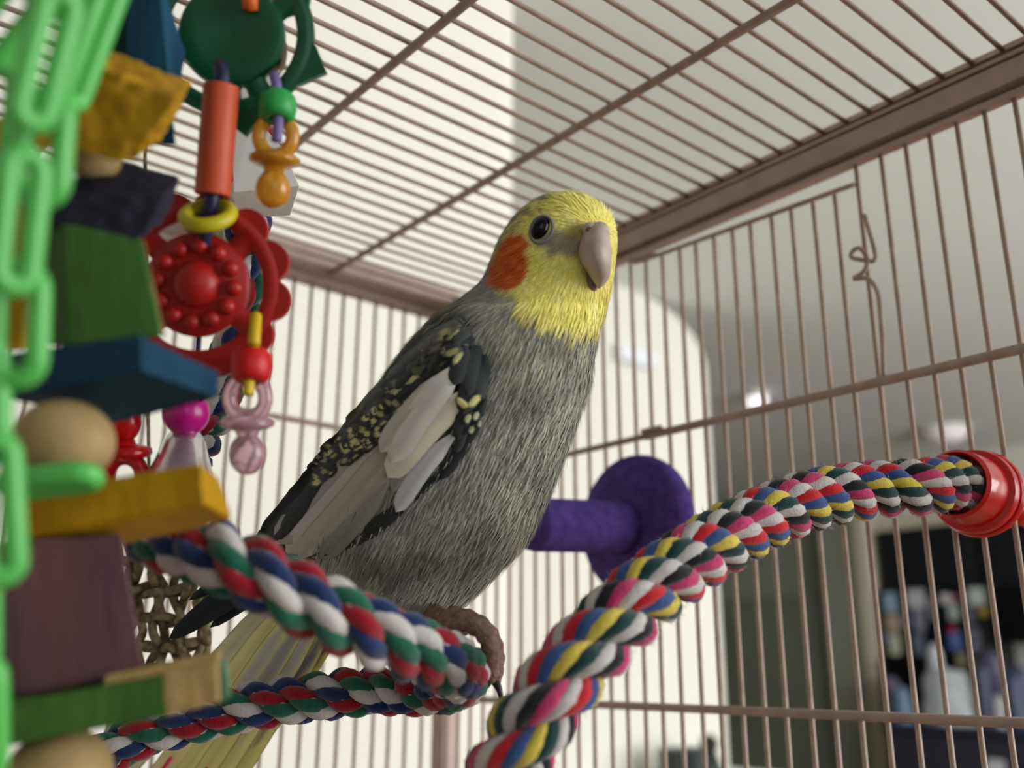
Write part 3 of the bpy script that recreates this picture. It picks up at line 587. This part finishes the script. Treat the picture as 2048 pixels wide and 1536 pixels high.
# ------------------------------------------------------------------ green plastic chain
M_gch = mat('green_plastic', (84, 178, 82), .32, sss=.25, spec=.5)
chain = thing('plastic_chain', 'bright green plastic chain hanging in front of the wooden block toy', 'chain', P(30, 1700, 165))
def link(cx, cy, L, w, ang, roll, z=165, r=23.5, par=None):
    zz = z / F / 1000; a = math.radians(ang); ax = CR * math.sin(a) * -1 + -CU * math.cos(a); ax2 = CR * math.cos(a) - CU * math.sin(a)
    ro = math.radians(roll); sd = ax2 * math.cos(ro) + CF * math.sin(ro); pts = []; h, k = (L - w) / 2, w / 2
    for t in np.linspace(-math.pi / 2, math.pi / 2, 11): pts.append((k * math.cos(t + math.pi / 2) * -1, -h - k * math.cos(t)))
    pts = [(k * math.cos(t), h + k * math.sin(t)) for t in np.linspace(0, math.pi, 12)] + [(k * math.cos(t), -h + k * math.sin(t)) for t in np.linspace(math.pi, 2 * math.pi, 12)]
    C_ = P(cx, cy, z); V = np.array([C_ + (ax * v + sd * u) * zz for u, v in pts])
    return build('chain_link', *tube(V, r * zz, 14, True), M_gch, par or chain)
for cx_, cy_, L_, w_, an, ro, z_ in ((90, 118, 262, 56, 14, 48, 158), (84, 296, 205, 76, 4, 8, 166), (38, 442, 262, 62, 6, 46, 158), (34, 648, 220, 80, 2, 8, 165), (-34, 800, 230, 70, 0, 60, 162), (-4, 1018, 270, 56, -3, 30, 160), (-50, 1240, 220, 80, 0, 80, 164), (-50, 1440, 240, 80, 0, 10, 164), (118, -90, 220, 76, 10, 6, 166), (10, 40, 190, 70, 38, 30, 174), (188, 60, 310, 50, 20, 74, 186), (-10, 230, 200, 70, 5, 20, 176), (230, -160, 220, 76, 14, 10, 188), (100, 962, 170, 50, 84, 62, 192)):
    if L_: link(cx_, cy_, L_, w_, an, ro, z_)
for k in range(4): link(110 + 26 * k * 0, -300 - 190 * k, 220, 84, 4, 62 if k % 2 else 10, 168)
# ------------------------------------------------------------------ plastic charm toy
def plastic(name, c, rough=.35, trans=0, sss=0, ior=1.45): return mat('plastic_' + name, c, rough, trans=trans, sss=sss, spec=.45, ior=ior)
charm = thing('charm_toy', 'hanging parrot toy of plastic flower discs, tubes, beads and pacifier charms', 'bird toy', P(430, 1100, 285))
Zc = 268; px1 = Zc / F / 1000
def flower(cx, cy, hubr, ringr, ringw, pet, petr, point, m, z, squash=1.0, spokes=(45, 135, 225, 315), name='flower_disc', rot=0, bumps=True):
    u = z / F / 1000; C_ = P(cx, cy, z); D = lambda x, y, d: C_ + (CR * x - CU * y) * u + CF * d * u
    parts = []; nn = 72
    prof = [(.0, -20), (hubr * .5, -19), (hubr * .9, -17), (hubr, -10), (hubr, 8), (hubr * .95, 14), (0, 14)]
    if bumps: prof = [(0, -46), (18, -44), (34, -36), (44, -24), (48, -14), (hubr * .93, -13), (hubr, -6), (hubr, 8), (hubr * .95, 14), (0, 14)]
    else: prof = [(0, -6), (hubr * .35, -9), (hubr * .62, -14), (hubr * .82, -17), (hubr * .95, -15), (hubr, -6), (hubr, 8), (hubr * .95, 14), (0, 14)]
    V, Fc = lathe([(r * u, h * u) for r, h in prof], C_, CF, 64); parts.append((V, Fc))
    a = np.linspace(0, 2 * math.pi, nn + 1)[:-1]; sec = [(-1, -.6), (-.6, -1), (.6, -1), (1, -.6), (1, .6), (.6, 1), (-.6, 1), (-1, .6)]
    V = []; Fc = []
    for t in a:
        for r, d in sec: V.append(D((ringr + r * ringw) * math.cos(t), squash * (ringr + r * ringw) * math.sin(t), d * 11))
    for i in range(nn):
        for q in range(8): Fc.append([i * 8 + q, ((i + 1) % nn) * 8 + q, ((i + 1) % nn) * 8 + (q + 1) % 8, i * 8 + (q + 1) % 8])
    parts.append((V, Fc))
    for k in range(pet):
        t = math.radians(rot) + 2 * math.pi * k / pet; d = np.array([math.cos(t), math.sin(t)]); e = np.array([-d[1], d[0]])
        if point: out = [(-.25, -1.15), (.3, -.75), (.68, -.35), (1.02, 0), (.68, .35), (.3, .75), (-.25, 1.15)]
        else: out = [(math.cos(b), math.sin(b)) for b in np.linspace(-math.pi * .6, math.pi * .6, 15)]
        f = [(d * (ringr + x * petr) + e * y * petr) for x, y in out]; m0 = len(f)
        V = [D(x, y * squash, -8) for x, y in f] + [D(x, y * squash, 8) for x, y in f]
        parts.append((V, [list(range(m0)), [m0 + i for i in range(m0)][::-1]] + [[i, m0 + i, m0 + (i + 1) % m0, (i + 1) % m0] for i in range(m0)]))
    for sa in spokes:
        t = math.radians(sa); parts.append(tube([D(r * math.cos(t), squash * r * math.sin(t), 0) for r in np.linspace(hubr * .75, ringr, 5)], [34 * u, 25 * u, 22 * u, 25 * u, 34 * u], 12)); v_ = np.array(parts[-1][0]); dd = (v_ - C_) @ CF; parts[-1] = (v_ - np.outer(dd * .6, CF), parts[-1][1])
    o = build(name, *merge(*parts), m, charm, angle=45)
    if bumps:
        for k in range(12):
            t = 2 * math.pi * k / 12 + .1; build('bump', *ellipsoid(D(76 * math.cos(t), 76 * math.sin(t), -14), [CR * 17 * u, CU * 17 * u, CF * 15 * u], 16, 10), m, o)
    return o
M_red, M_grn = plastic('red', (160, 24, 20), .42), plastic('green', (10, 76, 48), .3)
flower(396, 570, 104, 148, 17, 12, 42, False, M_red, 268, spokes=(38, 140, 318, 222), rot=12)
flower(464, 70, 106, 148, 17, 6, 56, True, M_grn, 274, spokes=(64, 92, 165, 238, 280, 332), rot=22, bumps=False)
def pony(cx, cy, w, h, m, z, ax=(0, 0, 1)):
    u = z / F / 1000; r, hh = w / 2 * u, h / 2 * u
    return build('pony_bead', *lathe_open([(r * .30, hh * .75), (r * .45, hh * .98), (r * .72, hh * .94), (r * .92, hh * .68), (r, 0), (r * .92, -hh * .68), (r * .72, -hh * .94), (r * .45, -hh * .98), (r * .30, -hh * .75)], P(cx, cy, z), ax, 32), m, charm)
ctube = lambda pts, r, m, name='cord', par=None: build(name, *tube(np.array([P(*q) for q in spline(pts, 20)]), r * px1, 12), m, par or charm)
M_navy, M_lil, M_ycord = plastic('navy', (34, 32, 64), .4), plastic('lilac', (112, 96, 150), .5), plastic('mustard', (200, 168, 24), .45)
ax_t = P(425, 390, 262) - P(443, 172, 262); Lt = np.linalg.norm(ax_t)
build('tube_bead', *lathe_open([(33 * px1, 0), (34.5 * px1, .0006), (34.5 * px1, Lt - .0006), (33 * px1, Lt), (20 * px1, Lt), (20 * px1, 0)], P(443, 172, 262), ax_t, 32), plastic('orange', (186, 74, 36), .5), charm, angle=40)
ctube([(440, 130, 264), (444, 172, 262), (425, 385, 262), (412, 440, 264), (408, 500, 268)], 15, M_navy)
ctube([(500, -400, 270), (500, -40, 270), (500, 20, 272)], 16, plastic('orange_cord', (206, 92, 24), .5))
R_ = 43 * px1; rg = [P(416, 430, 262) + (CR * math.cos(t) * 1.0 - CU * .60 * math.sin(t) + CF * .8 * math.sin(t) * -1) * R_ for t in np.linspace(0, 2 * math.pi, 37)[:-1]]
build('ring_bead', *tube(rg, 14.5 * px1, 14, True), plastic('yellow', (184, 172, 26), .42), charm)
pony(412, 468, 70, 46, plastic('olive', (84, 84, 34), .5), 276); pony(412, 470, 46, 60, plastic('off_white', (206, 200, 190), .5), 277)
def pacifier(cx, cy, s, m, z, tilt=0, name='pacifier_charm'):
    u = z / F / 1000 * s; C_ = P(cx, cy, z); up = CU * math.cos(tilt) + CR * math.sin(tilt); rt = CR * math.cos(tilt) - CU * math.sin(tilt)
    D = lambda x, y, d=0: C_ + (rt * x + up * y) * u + CF * d * u; b = build(name, *ellipsoid(D(0, -62), [rt * 37 * u, CF * 34 * u, up * 42 * u], 28, 18), m, charm)
    build('handle', *tube([D(36 * math.cos(t), 50 + 40 * math.sin(t)) for t in np.linspace(0, 2 * math.pi, 33)[:-1]], 15 * u, 12, True), m, b)
    sh = [(0, 16), (20, 14), (44, 10), (54, 2), (52, -8), (40, -14), (24, -18), (20, -30), (0, -30)]
    build('shield', *lathe([(r * u, -h * u) for r, h in sh], D(0, 2), -up, 32), m, b); return b
M_amb = plastic('amber', (226, 160, 50), .18, trans=.55, sss=.0); M_pink = plastic('clear_pink', (228, 186, 200), .15, trans=.75); M_cred = plastic('clear_red', (206, 20, 26), .2, trans=.45)
pacifier(549, 320, .94, M_amb, 268, .05); pony(555, 214, 76, 60, plastic('leaf_green', (40, 150, 70), .45), 266)
ctube([(548, 150, 268), (553, 172, 266), (556, 215, 266), (556, 250, 263), (553, 284, 263)], 10.5, M_lil)
ctube([(560, 66, 282), (567, 100, 281), (563, 128, 276), (553, 146, 270)], 8, mat('hook_metal', (120, 104, 84), .35, metal=.9), 'hook')
pacifier(495, 846, 1.0, M_pink, 262); pony(503, 731, 82, 70, plastic('scarlet', (188, 18, 22), .45), 260)
ctube([(512, 632, 262), (510, 660, 258), (508, 690, 256)], 11.5, M_ycord); ctube([(508, 690, 258), (505, 730, 260), (498, 766, 258), (496, 790, 257)], 11, M_ycord)
pacifier(248, 905, 1.0, M_cred, 285, 3.1)
bead(372, 826, 46, 286, plastic('magenta', (164, 12, 112), .3), 1.0, charm, 'ball_bead')
bl = P(370, 872, 290); u9 = 290 / F / 1000
build('bell', *lathe([(8 * u9, 18 * u9), (26 * u9, 12 * u9), (40 * u9, -10 * u9), (52 * u9, -50 * u9), (70 * u9, -92 * u9), (82 * u9, -120 * u9), (78 * u9, -120 * u9), (66 * u9, -90 * u9), (48 * u9, -50 * u9), (36 * u9, -12 * u9), (0, 6 * u9)], bl, (0, 0, 1), 36), plastic('smoky_clear', (196, 176, 186), .15, trans=.8), charm)
ctube([(430, 780, 276), (400, 800, 284), (372, 826, 286), (370, 880, 290)], 6, M_navy)
ctube([(408, 500, 272), (400, 640, 284), (390, 760, 286), (374, 810, 286)], 6, M_navy); ctube([(300, 700, 284), (262, 800, 285), (250, 850, 285)], 6, M_navy)
# folded white card tag behind the charms
tag = thing('card_tag', 'folded white card tag hanging between the orange tube and the pacifier charm', 'tag', P(520, 435, 320))
M_card = mat('white_card', (242, 242, 240), .7)
def card(pts, zl, name='panel'):
    t = CF * .0006; V = [P(x, y, z) for (x, y), z in zip(pts, zl)]; m0 = len(V); V = V + [v + t for v in V]
    build(name, V, [list(range(m0)), [m0 + i for i in range(m0)][::-1]] + [[i, m0 + i, m0 + (i + 1) % m0, (i + 1) % m0] for i in range(m0)], M_card, tag, smooth=False)
card([(462, 238), (500, 246), (535, 262), (568, 300), (598, 372), (468, 384)], [326, 325, 324, 322, 318, 318]); card([(468, 384), (598, 372), (580, 430), (472, 436)], [318, 318, 332, 332])
card([(472, -200), (500, -200), (506, 246), (470, 240)], [330, 330, 326, 326], 'strap')
card([(306, 22), (330, 60), (356, 112), (340, 150), (286, 120)], [320, 320, 320, 320, 320]); card([(290, -210), (316, -210), (318, 40), (300, 34)], [322, 322, 320, 320], 'strap')
# ------------------------------------------------------------------ woven seagrass mat
mat_t = thing('seagrass_mat', 'small woven seagrass mat hanging behind the purple block', 'mat', P(300, 1360, 400))
M_sg = mat('dry_grass', (152, 138, 102), .9, (86, 76, 50), 300, bump=.8, bscale=900)
for i in range(5):
    for j in range(2):
        x0 = 216 + 46 * i + 4 * j; pts = [(x0 + random.uniform(-10, 10) + 10 * j, y, 400 + 4 * math.sin(y * .05 + i * 2 + j * 3)) for y in range(1085, 1370, 30)]
        if x0 > 380: pts = pts[1:]
        q = np.array([P(*a) for a in spline(pts, 36)]); build('strip', *tube(q, .0017 + .0004 * random.random(), 7), M_sg, mat_t)
for i, y0 in enumerate((1120, 1178, 1236, 1290, 1340)):
    for j in range(2):
        pts = [(x, y0 + 5 * j + random.uniform(-7, 7), 400 - 4 * math.sin(x * .07 + i * 2 + j * 3)) for x in range(190, 415, 25)]
        q = np.array([P(*a) for a in spline(pts, 30)]); build('strip', *tube(q, .0017 + .0004 * random.random(), 7), M_sg, mat_t)
build('hanging_string', *tube(np.array([P(300, 1090, 400), P(296, 800, 402), P(290, 300, 404), P(288, -100, 404)]), .0008, 6), M_sg, mat_t)
# ------------------------------------------------------------------ things in the room beyond
M_dkc = mat('dark_cabinet', (26, 30, 34), .45, spec=.3); M_blk = mat('black_gloss', (14, 15, 17), .3, spec=.35)
def kbox(name, x0, y0, x1, y1, X, dep, m, label, cat, group=None, parent=None, bev=.01):
    a, b = kz(x0, y0, X), kz(x1, y1, X); lo, hi = np.minimum(a, b), np.maximum(a, b); lo[0], hi[0] = X, X + dep
    o = build(name, *box(W(*lo), W(*hi)), m, parent, smooth=False, label=label, cat=cat, group=group, loc=None if parent else W((lo[0] + hi[0]) / 2, (lo[1] + hi[1]) / 2, lo[2]))
    bevel(o, bev); return o
XF = 4640
cab = thing('wall_cabinet', 'dark wall cabinets above the black fridge in the kitchen', 'cabinet', W(XF + 280, kz(1900, 1100)[1], kz(1900, 1180)[2]))
kbox('body', 1752, 1046, 2140, 1172, XF, 560, M_dkc, None, None, parent=cab)
kbox('cabinet_door', 1756, 1050, 1950, 1168, XF - 18, 18, M_dkc, None, None, parent=cab); kbox('cabinet_door', 1953, 1050, 2138, 1168, XF - 18, 18, M_dkc, None, None, parent=cab)
slab('trim_3', (XF - 30, kz(2140, 1040)[1], kz(1900, 1046)[2]), (XF + 560, ya, kz(1900, 1022)[2]), M_pale)
slab('wall_soffit', (XF, kz(2140, 1040)[1] - 1200, kz(1900, 1022)[2]), (XF + 600, ya, CE), M_wall)
fr_ = thing('fridge', 'black kitchen fridge covered in paper notes and magnets', 'fridge', W(XF + 300, kz(1850, 1300, XF)[1], FL))
a, b = kz(1752, 1180, XF), kz(1962, 1500, XF)
bevel(build('body', *box(W(XF, b[1], FL), W(XF + 560, a[1], a[2])), M_blk, fr_, smooth=False), .02)
bevel(build('fridge_door', *box(W(XF - 40, b[1] + 5, FL + 60), W(XF, a[1] - 5, a[2] - 5)), M_blk, fr_, smooth=False), .02)
bevel(build('handle', *box(W(XF - 75, a[1] - 45, -300), W(XF - 40, a[1] - 25, 60)), M_dkc, fr_, smooth=False), .005)
kbox('microwave', 1966, 1176, 2160, 1284, XF - 60, 420, M_blk, 'black microwave under the dark wall cabinets', 'microwave')
nts = [(1766, 1186, 1795, 1230, (164, 190, 214), 'pale blue sheet'), (1812, 1180, 1850, 1215, (206, 206, 210), 'round white sheet'), (1770, 1226, 1800, 1262, (196, 176, 150), 'tan photo'), (1802, 1232, 1820, 1252, (120, 134, 180), 'blue photo'), (1826, 1218, 1850, 1262, (150, 150, 170), 'grey lilac photo'), (1776, 1268, 1802, 1310, (210, 214, 190), 'cream note'), (1824, 1268, 1850, 1312, (120, 128, 150), 'slate blue photo'), (1762, 1262, 1772, 1286, (70, 120, 160), 'blue strip'), (1880, 1188, 1900, 1206, (226, 226, 228), 'small white note'), (1900, 1190, 1914, 1204, (190, 120, 140), 'rose note'), (1934, 1176, 1970, 1210, (196, 206, 204), 'pale green white sheet'), (1894, 1208, 1918, 1240, (180, 196, 190), 'mint note'), (1898, 1254, 1910, 1264, (220, 30, 110), 'hot pink tag'), (1896, 1264, 1924, 1300, (96, 116, 176), 'blue card'), (1930, 1214, 1950, 1246, (120, 118, 140), 'mauve photo'), (1958, 1216, 1974, 1232, (190, 160, 60), 'yellow tag'), (1936, 1256, 1962, 1300, (120, 120, 140), 'grey photo'), (1912, 1306, 1932, 1336, (170, 160, 130), 'beige note'), (1856, 1196, 1870, 1240, (150, 160, 176), 'narrow grey blue note')]
for x0, y0, x1, y1, c, d in nts:
    kbox('fridge_note', x0, y0, x1, y1, XF - 46 if x1 < 1964 else XF - 66, 5, mat('paper_%d_%d_%d' % c, c, .6), d + ' stuck on the black fridge', 'note', 'notes on the fridge', bev=.001)
XC = 4250
slab_c = thing('kitchen_counter', 'dark kitchen counter in front of the fridge', 'counter', W(XC + 150, kz(1950, 1450, XC)[1], FL))
a, b = kz(1760, 1446, XC), kz(2300, 1446, XC)
bevel(build('worktop', *box(W(XC, b[1], a[2] - 40), W(XC + 300, a[1], a[2])), mat('dark_stone', (48, 48, 62), .35), slab_c, smooth=False), .008)
bevel(build('base_cabinet', *box(W(XC + 20, b[1], FL), W(XC + 290, a[1] - 15, a[2] - 40)), mat('counter_front', (52, 52, 66), .6), slab_c, smooth=False), .005)
def blob(name, x0, y0, x1, y1, X, m, label, cat, top=.6, lump=.12, seed=0, group=None, dr=60):
    a, b = kz(x0, y1, X), kz(x1, y0, X); cy, w, h = (a[1] + b[1]) / 2, abs(a[1] - b[1]) / 2, b[2] - kz(1760, 1446, XC)[2]; V, Fc = [], []; k, n = 28, 14; zb = kz(1760, 1446, XC)[2]
    for i in range(n + 1):
        u = i / n; r = (1 - (1 - top) * u) * (1 if u < .85 else math.sqrt(max(0, 1 - ((u - .85) / .15) ** 2)))
        for q in range(k):
            t = 2 * math.pi * q / k; l = 1 + lump * noise.noise(Vector((math.cos(t) * 1.6, math.sin(t) * 1.6 + seed, u * 2.5)))
            V.append(W(X + min(w, dr) * r * l * math.cos(t), cy + w * r * l * math.sin(t), zb + h * u))
    for i in range(n):
        for q in range(k): Fc.append([i * k + q, i * k + (q + 1) % k, (i + 1) * k + (q + 1) % k, (i + 1) * k + q])
    Fc.append(list(range(k))[::-1]); return build(name, V, Fc, m, label=label, cat=cat, group=group, loc=W(X, cy, zb))
YC = 1447
blob('plastic_bag', 1850, 1336, 1944, YC, XC + 80, mat('bag_white', (214, 224, 228), .3), 'crumpled white plastic bag on the dark kitchen counter', 'bag', .72, .28, dr=65)
blob('bottle', 1862, 1285, 1888, YC, XC + 240, mat('bottle_white', (226, 230, 240), .3), 'tall white bottle behind the plastic bag on the counter', 'bottle', .55, .02, dr=35)
blob('towel', 1768, 1352, 1798, YC, XC + 200, mat('towel_lilac', (128, 116, 138), .9), 'mauve folded towel heap on the counter', 'towel', .8, .2, 4, dr=50)
blob('kettle', 1790, 1372, 1822, YC, XC + 70, mat('kettle_blue', (120, 150, 180), .35), 'pale blue rounded kettle beside the white bag', 'kettle', .6, .05, 5, dr=50)
for i, (x0, y0, x1, dx, c, d) in enumerate(((1963, 1330, 1978, 60, (88, 90, 124), 'slate blue mug in the clutter by the bag'), (1972, 1300, 2004, 200, (96, 92, 120), 'tall mauve jar in the counter clutter'), (2018, 1345, 2040, 60, (64, 72, 104), 'navy jar in the counter clutter'), (1992, 1390, 2012, 60, (236, 240, 244), 'small white cup in the counter clutter'), (2026, 1330, 2060, 200, (80, 84, 116), 'blue grey canister in the counter clutter'))):
    blob('jar', x0, y0, x1, YC, XC + dx, mat('jar_%d' % i, c, .4), d, 'jar', .8, .03, i, 'clutter on the kitchen counter', dr=40)
kbox('paper_card', 1972, 1518, 2012, 1560, XC + 14, 6, mat('paper_white', (222, 224, 230), .6), 'white card on the front of the kitchen counter', 'card', bev=.002)
# small things on the back wall, a shelf under it, ceiling lamps
def ybox(name, x0, y0, x1, y1, Y, dep, m, label=None, cat=None, parent=None, bev=.004):
    a, b = hit(x0, y0, 1, Y) * 1000, hit(x1, y1, 1, Y) * 1000; lo, hi = np.minimum(a, b) / 1000, np.maximum(a, b) / 1000; lo[1], hi[1] = (Y - dep) / 1000, Y / 1000
    o = build(name, *box(lo, hi), m, parent, smooth=False, label=label, cat=cat, loc=None if parent else (lo + hi) / 2); bevel(o, bev); return o
ch = thing('door_chime', 'white rectangular door chime box on the back wall', 'door chime', hit(1262, 745, 1, 1270))
ybox('case', 1226, 690, 1302, 742, 1269, 30, mat('chime_white', (232, 236, 242), .5), parent=ch); ybox('chime_grille', 1236, 722, 1296, 738, 1240, 6, mat('chime_grey', (206, 214, 216), .5), parent=ch)
sh = thing('console_table', 'white console table against the back wall below the door chime', 'table', hit(1380, 1562, 1, 1180))
tz = hit(1380, 1548, 1, 1170)[2]; tx = hit(1380, 1548, 1, 1170)[0]
build('tabletop', *box((tx - .35, .98, tz - .03), (tx + .22, 1.265, tz)), M_frame, sh, smooth=False)
for sx in (-.33, .18):
    for sy in (1.0, 1.22): build('leg', *box((tx + sx, sy, 0), (tx + sx + .03, sy + .03, tz - .03)), M_frame, sh, smooth=False)
M_dg = mat('dark_green_case', (34, 44, 40), .4)
rad = thing('desk_radio', 'dark green box shaped radio on the console table', 'radio', hit(1360, 1548, 1, 1150))
a = hit(1326, 1496, 1, 1150); b = hit(1388, 1548, 1, 1150)
bevel(build('case', *box((a[0], 1.10, tz), (b[0], 1.17, a[2])), M_dg, rad, smooth=False), .006)
build('speaker_grille', *box((a[0] + .008, 1.096, tz + .006), ((a[0] + b[0]) / 2, 1.1, a[2] - .006)), M_blk, rad, smooth=False)
fg = thing('figurine', 'small dark figurine with a round head beside the green radio', 'figurine', hit(1420, 1548, 1, 1120))
f0 = hit(1424, 1548, 1, 1120); f0[2] = tz; hh = hit(1412, 1470, 1, 1120)[2] - tz; hh = max(hh, .05)
build('figure_body', *lathe([(hh * .30, 0), (hh * .32, hh * .1), (hh * .22, hh * .35), (hh * .14, hh * .58), (0, hh * .6)], f0, (0, 0, 1), 24), M_dg, fg)
build('head', *ellipsoid(f0 + np.array([-.006, 0, hh * .78]), [np.array([hh * .26, 0, 0]), np.array([0, hh * .24, 0]), np.array([0, 0, hh * .24])]), M_blk, fg)
for i, (x, y, r, d) in enumerate(((1512, 786, .05, 'round ceiling lamp nearest the back wall'), (1885, 858, .12, 'wide round ceiling lamp in front of the kitchen'))):
    c = hit(x, y, 2, CE + Z0); l = thing('ceiling_lamp', d, 'lamp', c)
    build('lamp_base', *lathe([(r, 0), (r, -.02), (r * .9, -.025)], c, (0, 0, 1), 32), M_frame, l)
    build('lamp_shade', *lathe([(r * .88, -.02), (r * .8, -.045), (r * .5, -.065), (0, -.07)], c, (0, 0, 1), 32), mat('lamp_glass_%d' % i, (255, 246, 250), .3, emit=(1.2 if i == 0 else 0)), l)
